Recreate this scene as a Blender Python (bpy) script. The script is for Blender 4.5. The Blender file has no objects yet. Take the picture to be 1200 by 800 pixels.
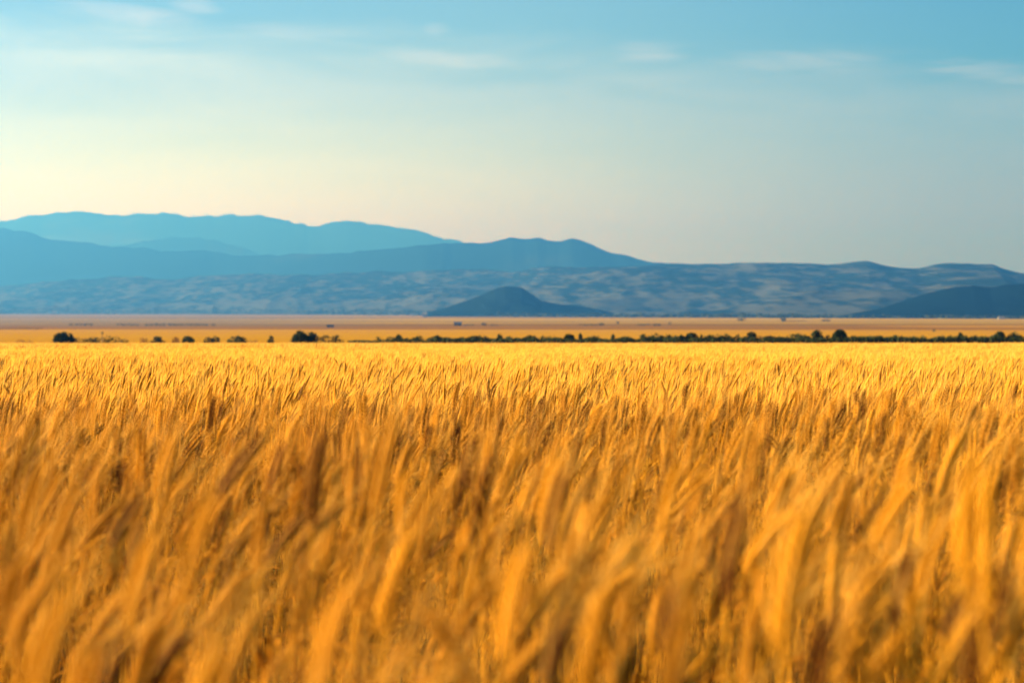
import bpy, math, random
import numpy as np
from mathutils import Vector, Matrix, Euler

R = math.radians
rng = np.random.default_rng(11)
random.seed(5)
scene = bpy.context.scene
col = scene.collection

# ------------------------------------------------------------------ camera
F = 2333.0                      # focal length in pixels of a 1200 px wide frame
CAM_Z = 1.1
PITCH = math.atan(38.0 / F)     # eye level lies at y = 362 of 800
cam_data = bpy.data.cameras.new('camera')
cam = bpy.data.objects.new('camera', cam_data)
col.objects.link(cam)
cam.location = (0, 0, CAM_Z)
cam.rotation_euler = (math.pi / 2 - PITCH, 0, 0)
cam_data.sensor_width = 36.0
cam_data.lens = F * 36.0 / 1200.0
cam_data.clip_start = 0.05
cam_data.clip_end = 80000.0
cam_data.dof.use_dof = True
cam_data.dof.focus_distance = 11.5
cam_data.dof.aperture_fstop = 4.3
cam_data.dof.aperture_blades = 9
scene.camera = cam

# ------------------------------------------------------------------ light and sky
SUN_EL, SUN_AZ = 15.0, -92.0    # azimuth from +Y, negative is to the left of the view
world = bpy.data.worlds.new('World')
scene.world = world
world.use_nodes = True
wt = world.node_tree
wt.nodes.clear()


class NB:
    """small node building helper"""
    def __init__(self, tree):
        self.t = tree

    def n(self, typ, **kw):
        nd = self.t.nodes.new(typ)
        for k, v in kw.items():
            setattr(nd, k, v)
        return nd

    def put(self, sock, v):
        if isinstance(v, bpy.types.NodeSocket):
            self.t.links.new(v, sock)
        elif v is not None:
            sock.default_value = v

    def m(self, op, a, b=None, c=None, clamp=False):
        nd = self.n('ShaderNodeMath', operation=op, use_clamp=clamp)
        self.put(nd.inputs[0], a)
        if b is not None:
            self.put(nd.inputs[1], b)
        if c is not None:
            self.put(nd.inputs[2], c)
        return nd.outputs[0]

    def vm(self, op, a, b=None):
        nd = self.n('ShaderNodeVectorMath', operation=op)
        self.put(nd.inputs[0], a)
        if b is not None:
            self.put(nd.inputs[1], b)
        return nd.outputs[0]

    def mix(self, f, a, b, blend='MIX'):
        nd = self.n('ShaderNodeMix', data_type='RGBA', blend_type=blend)
        self.put(nd.inputs[0], f)
        self.put(nd.inputs[6], a if isinstance(a, bpy.types.NodeSocket) else (*a[:3], 1))
        self.put(nd.inputs[7], b if isinstance(b, bpy.types.NodeSocket) else (*b[:3], 1))
        return nd.outputs[2]

    def smooth(self, v, a, b, to0=0.0, to1=1.0):
        nd = self.n('ShaderNodeMapRange', interpolation_type='SMOOTHSTEP')
        self.put(nd.inputs[0], v)
        for i, x in enumerate((a, b, to0, to1)):
            self.put(nd.inputs[i + 1], x)
        return nd.outputs[0]

    def noise(self, vec, scale, detail=4.0, rough=0.55, dist=0.0):
        nd = self.n('ShaderNodeTexNoise')
        if vec is not None:
            self.put(nd.inputs['Vector'], vec)
        nd.inputs['Scale'].default_value = scale
        nd.inputs['Detail'].default_value = detail
        nd.inputs['Roughness'].default_value = rough
        nd.inputs['Distortion'].default_value = dist
        return nd.outputs[0]

    def sep(self, v):
        nd = self.n('ShaderNodeSeparateXYZ')
        self.put(nd.inputs[0], v)
        return nd.outputs

    def ramp(self, f, stops, interp='LINEAR'):
        nd = self.n('ShaderNodeValToRGB')
        nd.color_ramp.interpolation = interp
        el = nd.color_ramp.elements
        while len(el) < len(stops):
            el.new(0.5)
        for e, (p, c) in zip(el, stops):
            e.position = p
            e.color = (*c, 1)
        self.put(nd.inputs[0], f)
        return nd.outputs[0]


b = NB(wt)
sky = b.n('ShaderNodeTexSky', sky_type='NISHITA')
sky.sun_disc = False
sky.sun_elevation = R(SUN_EL)
sky.sun_rotation = R(SUN_AZ)
sky.altitude = 300
sky.air_density = 1.0
sky.dust_density = 1.6
sky.ozone_density = 2.0
tc = b.n('ShaderNodeTexCoord')
sx, sy, sz = b.sep(tc.outputs['Generated'])
skycol = b.mix(1.0, sky.outputs[0], (0.86, 1.21, 1.24), 'MULTIPLY')
skycol = b.mix(b.smooth(sx, -0.05, 0.30), skycol, b.mix(1.0, skycol, (0.40, 0.66, 0.84), 'MULTIPLY'))
# thin veil of high cloud with a soft tilted upper edge, and a few wisps above it
stretch = b.n('ShaderNodeMapping')
b.put(stretch.inputs[0], tc.outputs['Generated'])
stretch.inputs['Scale'].default_value = (5, 5, 34)
stretch.inputs['Rotation'].default_value = (0, R(4), 0)
nz = b.noise(stretch.outputs[0], 1.3, 6, 0.6, 0.6)
st2 = b.n('ShaderNodeMapping')
b.put(st2.inputs[0], tc.outputs['Generated'])
st2.inputs['Scale'].default_value = (14, 14, 75)
st2.inputs['Rotation'].default_value = (0, R(7), 0)
nz2 = b.noise(st2.outputs[0], 1.0, 7, 0.62, 1.2)
edge = b.m('MULTIPLY_ADD', sx, -0.055, 0.134)
edge = b.m('ADD', edge, b.m('MULTIPLY_ADD', nz, 0.04, -0.02))
veil = b.smooth(b.m('SUBTRACT', edge, sz), -0.006, 0.03)
veil = b.m('MULTIPLY', veil, b.smooth(nz, 0.2, 0.8, 0.35, 0.75))
veilcol = b.mix(b.smooth(sx, -0.26, 0.26), (6.2, 7.2, 6.0), (2.7, 3.9, 4.3))
skycol = b.mix(veil, skycol, veilcol)


low = b.smooth(sz, 0.115, 0.025)
lowcol = b.mix(b.smooth(sx, -0.24, 0.26), (11.5, 12.4, 2.6), (3.2, 3.8, 3.0))
skycol = b.mix(low, skycol, lowcol)


def wisp(px, py, hw, hh, amt, tilt=0.0):
    """soft cirrus streak fixed to a direction of the sky"""
    global skycol
    x0, z0 = (px - 600) / F, (362 - py) / F
    dx = b.m('DIVIDE', b.m('SUBTRACT', sx, x0), hw / F)
    dzz = b.m('SUBTRACT', b.m('SUBTRACT', sz, z0), b.m('MULTIPLY', b.m('SUBTRACT', sx, x0), tilt))
    dz = b.m('DIVIDE', dzz, hh / F)
    r2 = b.m('ADD', b.m('MULTIPLY', dx, dx), b.m('MULTIPLY', dz, dz))
    r2 = b.m('ADD', r2, b.m('MULTIPLY_ADD', nz2, 4.6, -2.3))
    f = b.smooth(r2, 1.7, -1.4, 0.0, amt * 0.72)
    skycol = b.mix(f, skycol, (9.6, 8.7, 7.4))


for w in ((160, 27, 90, 10, .40, -.10), (238, 16, 26, 8, .35, -.1), (512, 38, 16, 8, .35, 0), (530, 71, 75, 9, .30, -.06),
          (760, 66, 44, 13, .30, -.03), (930, 78, 90, 12, .22, -.04), (1150, 94, 70, 13, .35, -.05), (350, 43, 70, 8, .16, -.06)):
    wisp(*w)
bg = b.n('ShaderNodeBackground')
skycol = b.mix(1.0, skycol, (0.72, 0.71, 0.735), 'MULTIPLY')
b.put(bg.inputs[0], skycol)
bg.inputs[1].default_value = 0.05
wo = b.n('ShaderNodeOutputWorld')
wt.links.new(bg.outputs[0], wo.inputs[0])

sun_data = bpy.data.lights.new('sun', 'SUN')
sun_data.energy = 5.0
sun_data.angle = R(0.5)
sun_data.color = (1.0, 0.87, 0.70)
sun = bpy.data.objects.new('sun', sun_data)
col.objects.link(sun)
sd = Vector((math.sin(R(SUN_AZ)) * math.cos(R(SUN_EL)), math.cos(R(SUN_AZ)) * math.cos(R(SUN_EL)), math.sin(R(SUN_EL))))
sun.rotation_euler = sd.to_track_quat('Z', 'Y').to_euler()
sun.location = (-40, 10, 30)

scene.view_settings.view_transform = 'Standard'
scene.view_settings.look = 'None'
scene.view_settings.exposure = 2.25
scene.view_settings.gamma = 1.0
scene.view_settings.use_curve_mapping = False
scene.render.engine = 'CYCLES'
scene.cycles.use_denoising = True
scene.cycles.max_bounces = 8
scene.cycles.diffuse_bounces = 2
scene.cycles.transmission_bounces = 4
scene.cycles.volume_bounces = 0


# ------------------------------------------------------------------ helpers
def P(px, py, d):
    """the point at ground distance d that lies on the photograph's pixel px, py"""
    u, v = (px - 600) / F, (400 - py) / F
    c, s = math.cos(PITCH), math.sin(PITCH)
    y = c + v * s
    z = -s + v * c
    return Vector((u * d / y, d, CAM_Z + z * d / y))


_D = [-100, 0, 150, 260, 500, 1000, 1500, 3000, 5000, 9000, 60000]
_H = [1.1, 1.1, 3.56, 4.7, 7.0, 11.1, 13.5, 16.5, 18.5, 19.2, 19.5]


def gz(d):
    return CAM_Z - np.interp(d, _D, _H)


def vnoise(x, y, seed=0):
    """smooth value noise, numpy arrays, range 0..1"""
    g = np.random.default_rng(seed).random((256, 256))
    x = np.asarray(x, float); y = np.asarray(y, float)
    xi = np.floor(x).astype(int); yi = np.floor(y).astype(int)
    fx = x - xi; fy = y - yi
    fx = fx * fx * (3 - 2 * fx); fy = fy * fy * (3 - 2 * fy)
    a = g[xi % 256, yi % 256]; bb = g[(xi + 1) % 256, yi % 256]
    c = g[xi % 256, (yi + 1) % 256]; d = g[(xi + 1) % 256, (yi + 1) % 256]
    return (a * (1 - fx) + bb * fx) * (1 - fy) + (c * (1 - fx) + d * fx) * fy


def fbm(x, y, seed=0, octv=4):
    s, a, t = 0, 1.0, 0
    for i in range(octv):
        s = s + a * vnoise(x * 2 ** i, y * 2 ** i, seed + i)
        t += a
        a *= 0.5
    return s / t


class MB:
    def __init__(self):
        self.v, self.f, self.mi = [], [], []

    def quadstrip(self, rings, closed=True, mi=0, cap=False):
        base = len(self.v)
        k = len(rings[0])
        for r in rings:
            self.v.extend([tuple(p) for p in r])
        for i in range(len(rings) - 1):
            for j in range(k if closed else k - 1):
                a = base + i * k + j
                c = base + i * k + (j + 1) % k
                self.f.append((a, c, c + k, a + k)); self.mi.append(mi)
        if cap:
            self.f.append(tuple(base + j for j in reversed(range(k)))); self.mi.append(mi)
            e = base + (len(rings) - 1) * k
            self.f.append(tuple(e + j for j in range(k))); self.mi.append(mi)

    def poly(self, pts, mi=0):
        base = len(self.v)
        self.v.extend([tuple(p) for p in pts])
        self.f.append(tuple(range(base, base + len(pts)))); self.mi.append(mi)

    def box(self, lo, hi, mi=0):
        x0, y0, z0 = lo; x1, y1, z1 = hi
        base = len(self.v)
        self.v.extend([(x0, y0, z0), (x1, y0, z0), (x1, y1, z0), (x0, y1, z0), (x0, y0, z1), (x1, y0, z1), (x1, y1, z1), (x0, y1, z1)])
        for q in ((0, 3, 2, 1), (4, 5, 6, 7), (0, 1, 5, 4), (1, 2, 6, 5), (2, 3, 7, 6), (3, 0, 4, 7)):
            self.f.append(tuple(base + i for i in q)); self.mi.append(mi)

    def tube(self, pts, rad, k=6, mi=0, cap=True):
        rings = []
        for i, p in enumerate(pts):
            p = Vector(p)
            t = Vector(pts[min(i + 1, len(pts) - 1)]) - Vector(pts[max(i - 1, 0)])
            t.normalize()
            a = t.cross(Vector((0, 1, 0)))
            if a.length < 1e-3:
                a = t.cross(Vector((1, 0, 0)))
            a.normalize()
            c = t.cross(a)
            r = rad[i] if hasattr(rad, '__len__') else rad
            rings.append([p + (a * math.cos(2 * math.pi * j / k) + c * math.sin(2 * math.pi * j / k)) * r for j in range(k)])
        self.quadstrip(rings, True, mi, cap)

    def mesh(self, name, mats, smooth=False):
        me = bpy.data.meshes.new(name)
        me.from_pydata(self.v, [], self.f)
        for m_ in mats:
            me.materials.append(m_)
        if len(mats) > 1:
            me.polygons.foreach_set('material_index', np.array(self.mi, dtype=np.int32))
        if smooth:
            me.polygons.foreach_set('use_smooth', np.ones(len(self.f), dtype=bool))
        me.update()
        return me

    def build(self, name, mats, parent=None, smooth=False):
        o = bpy.data.objects.new(name, self.mesh(name, mats if isinstance(mats, list) else [mats], smooth))
        col.objects.link(o)
        o.parent = parent
        return o


def tag(o, label=None, cat=None, group=None, kind=None):
    for k, v in (('label', label), ('category', cat), ('group', group), ('kind', kind)):
        if v:
            o[k] = v
    return o


def empty(name, loc, rz=0.0):
    o = bpy.data.objects.new(name, None)
    o.empty_display_size = 0.1
    o.location = loc
    o.rotation_euler = (0, 0, rz)
    col.objects.link(o)
    return o


def copy_tree(o, parent=None):
    c = o.copy()
    col.objects.link(c)
    c.parent = parent
    for ch in o.children:
        copy_tree(ch, c)
    return c


# ------------------------------------------------------------------ materials
def new_mat(name):
    m_ = bpy.data.materials.new(name)
    m_.use_nodes = True
    m_.node_tree.nodes.clear()
    return m_, NB(m_.node_tree)


def straw_mat(name, dark, light, trans=0.35, rough=0.55, spec=0.03, transcol=None, ripe=None):
    """dry plant tissue: varies from plant to plant and along it, lets some light through"""
    m_, q = new_mat(name)
    info = q.n('ShaderNodeObjectInfo')
    tcn = q.n('ShaderNodeTexCoord')
    geo = q.n('ShaderNodeNewGeometry')
    n1 = q.noise(tcn.outputs['Object'], 55.0, 3, 0.6)
    n2 = q.noise(geo.outputs['Position'], 0.5, 3, 0.5)
    f = q.m('ADD', q.m('MULTIPLY', info.outputs['Random'], 0.45), q.m('MULTIPLY', n1, 0.4))
    f = q.m('ADD', f, q.m('MULTIPLY_ADD', n2, 0.7, -0.27), clamp=True)
    c = q.mix(f, dark, light)
    if ripe:
        # some ears, picked at random, are dark brown all through
        at_ = q.n('ShaderNodeAttribute')
        at_.attribute_name = 'tone'
        tone_pick = q.m('FRACT', q.m('MULTIPLY_ADD', info.outputs['Random'], 37.0, at_.outputs['Fac']))
        c = q.mix(q.m('MULTIPLY', q.smooth(tone_pick, 0.48, 0.82, 0.0, 0.95), info.outputs['Alpha']), c, ripe)
    p = q.n('ShaderNodeBsdfPrincipled')
    q.put(p.inputs['Base Color'], c)
    p.inputs['Roughness'].default_value = rough
    p.inputs['Specular IOR Level'].default_value = spec
    t = q.n('ShaderNodeBsdfTranslucent')
    q.put(t.inputs[0], q.mix(1.0, c, transcol or (1.0, 0.84, 0.5), 'MULTIPLY'))
    ms = q.n('ShaderNodeMixShader')
    ms.inputs[0].default_value = trans
    q.t.links.new(p.outputs[0], ms.inputs[1]); q.t.links.new(t.outputs[0], ms.inputs[2])
    o = q.n('ShaderNodeOutputMaterial')
    q.t.links.new(ms.outputs[0], o.inputs[0])
    return m_


def plain_mat(name, c1, c2, scale=3.0, rough=0.8, coord='Object', spec=0.2, metal=0.0):
    m_, q = new_mat(name)
    tcn = q.n('ShaderNodeTexCoord')
    geo = q.n('ShaderNodeNewGeometry')
    v = tcn.outputs['Object'] if coord == 'Object' else geo.outputs['Position']
    f = q.smooth(q.noise(v, scale, 5, 0.6), 0.3, 0.7)
    p = q.n('ShaderNodeBsdfPrincipled')
    q.put(p.inputs['Base Color'], q.mix(f, c1, c2))
    p.inputs['Roughness'].default_value = rough
    p.inputs['Specular IOR Level'].default_value = spec
    p.inputs['Metallic'].default_value = metal
    o = q.n('ShaderNodeOutputMaterial')
    q.t.links.new(p.outputs[0], o.inputs[0])
    return m_


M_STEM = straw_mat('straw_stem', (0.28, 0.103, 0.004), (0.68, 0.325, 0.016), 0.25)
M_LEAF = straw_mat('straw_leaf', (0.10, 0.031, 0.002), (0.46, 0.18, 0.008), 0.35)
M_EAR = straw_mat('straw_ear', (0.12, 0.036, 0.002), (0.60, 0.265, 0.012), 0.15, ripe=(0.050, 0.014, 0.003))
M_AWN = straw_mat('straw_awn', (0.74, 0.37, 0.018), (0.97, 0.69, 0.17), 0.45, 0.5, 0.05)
WHEAT = [M_STEM, M_LEAF, M_EAR, M_AWN]
M_BUSH = straw_mat('bush_leaf', (0.010, 0.016, 0.004), (0.032, 0.045, 0.010), 0.25, 0.7, 0.1, (1.0, 1.0, 0.5))
M_TREE = straw_mat('tree_leaf', (0.012, 0.024, 0.012), (0.028, 0.045, 0.020), 0.2, 0.7, 0.1, (1.0, 1.0, 0.5))
M_RUST = straw_mat('dry_shrub', (0.16, 0.07, 0.015), (0.30, 0.15, 0.04), 0.25, 0.7, 0.1)
M_BARK = plain_mat('bark', (0.06, 0.045, 0.03), (0.12, 0.09, 0.06), 6)
M_DARK = plain_mat('weathered_dark_board', (0.020, 0.022, 0.024), (0.045, 0.045, 0.045), 1.2)
M_ROOF = plain_mat('sheet_roof', (0.06, 0.06, 0.065), (0.11, 0.11, 0.11), 1.0, 0.5)
M_PALE = plain_mat('whitewash', (0.12, 0.115, 0.10), (0.16, 0.155, 0.14), 0.6)
M_POST = plain_mat('post_wood', (0.07, 0.05, 0.035), (0.14, 0.10, 0.07), 3)
M_TYRE = plain_mat('tyre_rubber', (0.015, 0.015, 0.015), (0.03, 0.03, 0.03), 8)

# ------------------------------------------------------------------ ground and the fields on it
def ground_material():
    m_, q = new_mat('plain_fields')
    geo = q.n('ShaderNodeNewGeometry')
    X, Y, Z = q.sep(geo.outputs['Position'])
    logd = q.m('LOGARITHM', q.m('MAXIMUM', Y, 20.0), 10.0)          # 1.3 .. 4.5
    # field borders run across the view, a little crooked
    mp = q.n('ShaderNodeMapping')
    q.put(mp.inputs[0], geo.outputs['Position'])
    mp.inputs['Scale'].default_value = (0.0012, 0.004, 0)
    wob = q.noise(mp.outputs[0], 1.0, 3, 0.5)
    left = q.m('MULTIPLY', q.m('DIVIDE', X, q.m('MAXIMUM', Y, 20.0)), 0.06)
    u = q.m('ADD', q.m('ADD', logd, left), q.m('MULTIPLY_ADD', wob, 0.05, -0.025))
    u = q.m('DIVIDE', q.m('SUBTRACT', u, 2.0), 2.2)                 # 0 at 100 m, 1 at 16 km

    def at(d):
        return (math.log10(d) - 2.0) / 2.2
    gold = (0.45, 0.225, 0.010); gold2 = (0.38, 0.185, 0.010); brown = (0.24, 0.11, 0.010); tan = (0.37, 0.20, 0.006)
    buff = (0.44, 0.275, 0.014); rose = (0.31, 0.185, 0.010); green = (0.05, 0.07, 0.03)
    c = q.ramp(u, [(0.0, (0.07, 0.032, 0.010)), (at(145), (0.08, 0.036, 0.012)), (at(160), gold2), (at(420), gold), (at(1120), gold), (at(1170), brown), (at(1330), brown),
                   (at(1450), gold2), (at(1850), tan), (at(2100), buff), (at(2400), rose), (at(3000), buff), (at(3600), buff),
                   (at(4200), rose), (at(5600), buff), (at(7400), green), (at(9000), buff)])
    # single parcels of stubble, fallow and ploughed land
    mv = q.n('ShaderNodeMapping')
    q.put(mv.inputs[0], geo.outputs['Position'])
    mv.inputs['Scale'].default_value = (0.0013, 0.0048, 0)
    vo = q.n('ShaderNodeTexVoronoi')
    vo.inputs['Scale'].default_value = 1.0
    q.put(vo.inputs['Vector'], mv.outputs[0])
    vr, vg, vb = q.sep(vo.outputs['Color'])
    parcel = q.ramp(vr, [(0.0, (0.45, 0.42, 0.40)), (0.3, (0.82, 0.80, 0.8)), (0.6, (1.0, 1.0, 1.0)), (1.0, (1.0, 1.0, 1.0))])
    fpar = q.smooth(Y, 900.0, 1600.0)
    c = q.mix(fpar, c, q.mix(1.0, c, parcel, 'MULTIPLY'))
    # cool grey fallow on the far left
    fl = q.m('MULTIPLY', q.smooth(q.m('DIVIDE', X, q.m('MAXIMUM', Y, 20.0)), -0.02, -0.16), q.smooth(Y, 1300, 1900))
    c = q.mix(q.m('MULTIPLY', fl, 0.7), c, (0.21, 0.155, 0.075))
    cv = q.n('ShaderNodeCombineXYZ')
    q.put(cv.inputs[0], q.m('MULTIPLY', X, 0.0012)); q.put(cv.inputs[1], q.m('MULTIPLY', u, 62.0))
    strip = q.noise(cv.outputs[0], 1.0, 4, 0.6)
    strip = q.ramp(strip, [(0.30, (0.55, 0.50, 0.46)), (0.44, (0.9, 0.88, 0.86)), (0.52, (1, 1, 1)), (0.66, (1.0, 1.0, 1.0)), (0.78, (0.8, 0.82, 0.8))])
    c = q.mix(q.smooth(Y, 500, 1100), c, q.mix(1.0, c, strip, 'MULTIPLY'))
    fine = q.noise(geo.outputs['Position'], 0.35, 6, 0.65)
    c = q.mix(1.0, c, q.ramp(fine, [(0.25, (0.75, 0.72, 0.68)), (0.7, (1.0, 1.0, 1.0))]), 'MULTIPLY')
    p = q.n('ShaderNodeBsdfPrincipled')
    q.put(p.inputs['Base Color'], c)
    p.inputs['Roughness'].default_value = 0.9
    p.inputs['Specular IOR Level'].default_value = 0.0
    bp = q.n('ShaderNodeBump')
    bp.inputs['Strength'].default_value = 0.6
    bp.inputs['Distance'].default_value = 0.4
    q.put(bp.inputs['Height'], fine)
    q.t.links.new(bp.outputs[0], p.inputs['Normal'])
    o = q.n('ShaderNodeOutputMaterial')
    q.t.links.new(p.outputs[0], o.inputs[0])
    return m_


def heightgrid(name, X, Y, Z, mat, smooth=True):
    n, k = X.shape
    v = np.stack([X, Y, Z], -1).reshape(-1, 3)
    i = np.arange(n - 1)[:, None] * k + np.arange(k - 1)[None]
    i = i.reshape(-1)
    f = np.stack([i, i + 1, i + k + 1, i + k], -1)
    me = bpy.data.meshes.new(name)
    me.from_pydata(v.tolist(), [], f.tolist())
    me.materials.append(mat)
    if smooth:
        me.polygons.foreach_set('use_smooth', np.ones(len(f), dtype=bool))
    me.update()
    o = bpy.data.objects.new(name, me)
    col.objects.link(o)
    return o


rows = np.unique(np.concatenate([np.linspace(-60, 150, 50), np.geomspace(150, 30000, 90), np.array(_D[2:-1], float)]))
xs = np.concatenate([-np.geomspace(14000, 30, 40), np.linspace(-25, 25, 21), np.geomspace(30, 14000, 40)])
GX, GY = np.meshgrid(xs, rows)
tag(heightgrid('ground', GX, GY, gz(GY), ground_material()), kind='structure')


# ------------------------------------------------------------------ hills
def hill_material(name, wood, grass, amount, sx_, sy_, foot=0.0):
    m_, q = new_mat(name)
    geo = q.n('ShaderNodeNewGeometry')
    mp = q.n('ShaderNodeMapping')
    q.put(mp.inputs[0], geo.outputs['Position'])
    mp.inputs['Scale'].default_value = (sx_, sy_, sx_ * 4)
    f = q.noise(mp.outputs[0], 1.0, 7, 0.62, 0.15)
    f = q.m('ADD', f, q.m('MULTIPLY_ADD', q.noise(mp.outputs[0], 0.23, 2, 0.5), 0.5, -0.25))
    if foot:
        # tilled land reaches up the lowest slopes
        f = q.m('ADD', f, q.smooth(q.sep(geo.outputs['Position'])[2], 75.0, 5.0, 0.0, foot))
    f = q.smooth(f, amount - 0.06, amount + 0.16)
    g = q.noise(mp.outputs[0], 9.0, 4, 0.6)
    c = q.mix(f, wood, q.mix(g, tuple(x * 0.7 for x in grass), tuple(min(1, x * 1.25) for x in grass)))
    p = q.n('ShaderNodeBsdfPrincipled')
    q.put(p.inputs['Base Color'], c)
    p.inputs['Roughness'].default_value = 0.95
    p.inputs['Specular IOR Level'].default_value = 0.0
    o = q.n('ShaderNodeOutputMaterial')
    q.t.links.new(p.outputs[0], o.inputs[0])
    return m_


def ridge(name, line, dist, front, back, mat, rough=0.25, seed=0, nx=420, ny=70, wander=0.06, wl=1100.0, fine=4.5):
    """a hill mass: its crest climbs and falls as outlined, its flanks run down to the plain in spurs and gullies"""
    lp = np.array(line, float)
    px = np.linspace(lp[0, 0], lp[-1, 0], nx)
    py = np.interp(px, lp[:, 0], lp[:, 1])
    d = np.interp(px, [a for a, _ in dist], [c for _, c in dist])
    fr = np.interp(px, [a for a, _ in front], [c for _, c in front])
    bk = d + back
    u = (px - 600) / F
    # crest wanders in depth so that the flank is not a sheet
    wn = (fbm(u * d / wl * 0.5, np.zeros(nx) + 3.1, seed, 3) - 0.5) * 2
    dc = d * (1 + wander * wn)
    zc = (362 - py) / F * dc
    jag = (fbm(u * d / 160.0, np.zeros(nx) + 9.7, seed + 9, 4) - 0.5) * fine * dc / F * 2
    t = np.concatenate([np.linspace(-1, 0, int(ny * 0.75), endpoint=False), np.linspace(0, 1, ny - int(ny * 0.75))])
    T, _ = np.meshgrid(t, px, indexing='ij')
    DC = np.broadcast_to(dc, T.shape); FR = np.broadcast_to(fr, T.shape); BK = np.broadcast_to(bk, T.shape); ZC = np.broadcast_to(zc, T.shape)
    U = np.broadcast_to(u, T.shape)
    Yd = np.where(T < 0, DC + T * (DC - FR), DC + T * (BK - DC))
    X = U * DC + (U * Yd - U * DC) * 0.9
    s = 1 - np.abs(T)
    shape = np.where(s < 1, s ** 1.25, 1.0)
    base = gz(Yd) - CAM_Z - 3.0
    n1 = fbm(X / wl, Yd / wl, seed + 3, 5) - 0.5
    nr = 1 - np.abs(fbm(X / wl * 1.7, Yd / wl * 0.8, seed + 21, 5) - 0.5) * 4
    env = 4 * s * (1 - s) * np.clip(s * 4, 0, 1)
    Z = base + (ZC - base) * np.clip(shape + rough * env * (n1 * 1.1 + 0.22 * (nr - 0.6)), -0.05, 1.0)
    Z = Z + np.broadcast_to(jag, T.shape) * np.clip(s, 0, 1) ** 9
    o = heightgrid(name, X, Yd, Z + CAM_Z, mat)
    return tag(o, kind='structure')


WOOD = (0.006, 0.018, 0.016)
FARM = hill_material('far_forest', WOOD, (0.05, 0.06, 0.03), 0.60, 0.0008, 0.0006)
RIDG = hill_material('ridge_forest', (0.004, 0.013, 0.014), (0.015, 0.026, 0.018), 0.62, 0.0010, 0.0006)
FOOT = hill_material('foothill_scrub', (0.007, 0.016, 0.013), (0.056, 0.064, 0.046), 0.49, 0.0190, 0.0020, 0.07)
BUTT = hill_material('butte_scrub', (0.005, 0.012, 0.010), (0.05, 0.045, 0.03), 0.66, 0.004, 0.003)
DARK = hill_material('near_hill_scrub', (0.003, 0.009, 0.010), (0.10, 0.08, 0.045), 0.67, 0.004, 0.003)

ridge('mountains', [(-160, 285), (-80, 270), (0, 260), (30, 254), (60, 249), (95, 246.5), (115, 249), (145, 253), (190, 251), (207, 250), (230, 254), (258, 253),
      (275, 252), (300, 252.5), (315, 253), (340, 260), (362, 265), (385, 262), (408, 259), (430, 262), (455, 264), (480, 268), (500, 273),
      (520, 279), (545, 283), (580, 291), (640, 310), (700, 330)], [(-160, 22000), (700, 21000)], [(-160, 18500), (700, 18000)], 3500, FARM, seed=40, wl=2600)
ridge('blue_hill', [(90, 320), (130, 292), (160, 285), (180, 281), (205, 278.5), (235, 278), (250, 280), (268, 286), (290, 292), (312, 298), (350, 312)],
      [(90, 17800), (350, 17800)], [(90, 16600), (350, 16600)], 1200, FARM, seed=51, wl=1500, nx=160, ny=40)
ridge('mountain_ridge', [(-160, 262), (-60, 264), (0, 268), (33, 273), (67, 280), (100, 283), (133, 288), (167, 292), (233, 293), (270, 297), (300, 300), (333, 298),
      (367, 299), (400, 296), (440, 292.5), (480, 290), (512, 287), (520, 285.5), (530, 288), (560, 285), (590, 282), (600, 280), (615, 281.5),
      (630, 280), (640, 283), (655, 283), (670, 278), (682, 281), (700, 288), (720, 297), (745, 304), (760, 307), (790, 310), (840, 325)],
      [(-160, 16000), (250, 14500), (500, 11500), (840, 10500)], [(-160, 12500), (250, 12000), (500, 9800), (840, 9000)], 2200, RIDG, seed=63, wl=1700)
ridge('foothills', [(-160, 345), (0, 335), (50, 330), (100, 328), (160, 325), (230, 326), (270, 322), (330, 321), (400, 319), (450, 317), (520, 316), (560, 317),
      (600, 317), (640, 314), (700, 311), (750, 310), (790, 310), (850, 309), (880, 307), (915, 307), (940, 308), (970, 310), (990, 308),
      (1015, 306.5), (1040, 311), (1075, 313), (1095, 309), (1110, 308), (1140, 310), (1163, 310), (1180, 316), (1200, 320), (1280, 332), (1380, 345)],
      [(-160, 11000), (300, 10000), (700, 8200), (1200, 6600), (1380, 6500)], [(-160, 8300), (200, 8000), (500, 6200), (700, 5200), (900, 4500), (1200, 3700), (1380, 3500)],
      1200, FOOT, rough=0.55, seed=77, nx=620, ny=150, wl=900)
ridge('butte', [(500, 366), (520, 361), (545, 353), (565, 346), (580, 339), (592, 336), (600, 336.5), (612, 338), (625, 346), (634, 353), (660, 358), (700, 363), (720, 367)],
      [(500, 4900), (720, 4900)], [(500, 4650), (720, 4650)], 350, BUTT, seed=88, nx=200, ny=50, wander=0.012, wl=260, fine=2.6, rough=0.5)
ridge('dark_hill', [(985, 370), (1030, 361), (1060, 352), (1080, 345), (1100, 340), (1120, 336), (1140, 335), (1160, 337), (1180, 334), (1200, 333), (1260, 328), (1340, 340), (1400, 362)],
      [(985, 4000), (1400, 3800)], [(985, 3500), (1400, 3300)], 700, DARK, seed=97, nx=220, ny=70, wander=0.02, wl=420, fine=2.6, rough=0.45)

# ------------------------------------------------------------------ air
hm, q = new_mat('air')
pv = q.n('ShaderNodeVolumePrincipled')
pv.inputs['Color'].default_value = (0.056, 0.315, 1.0, 1)
pv.inputs['Absorption Color'].default_value = (0.72, 0.60, 0.60, 1)
pv.inputs['Density'].default_value = 0.000148
pv.inputs['Anisotropy'].default_value = 0.55
o_ = q.n('ShaderNodeOutputMaterial')
hm.node_tree.links.new(pv.outputs[0], o_.inputs['Volume'])
hb = MB()
hb.box((-16000, -1500, -35), (16000, 31000, 1160))
tag(hb.build('haze', hm), 'thin bluish haze in the air over the plain and hills', 'haze', kind='stuff')


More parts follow.
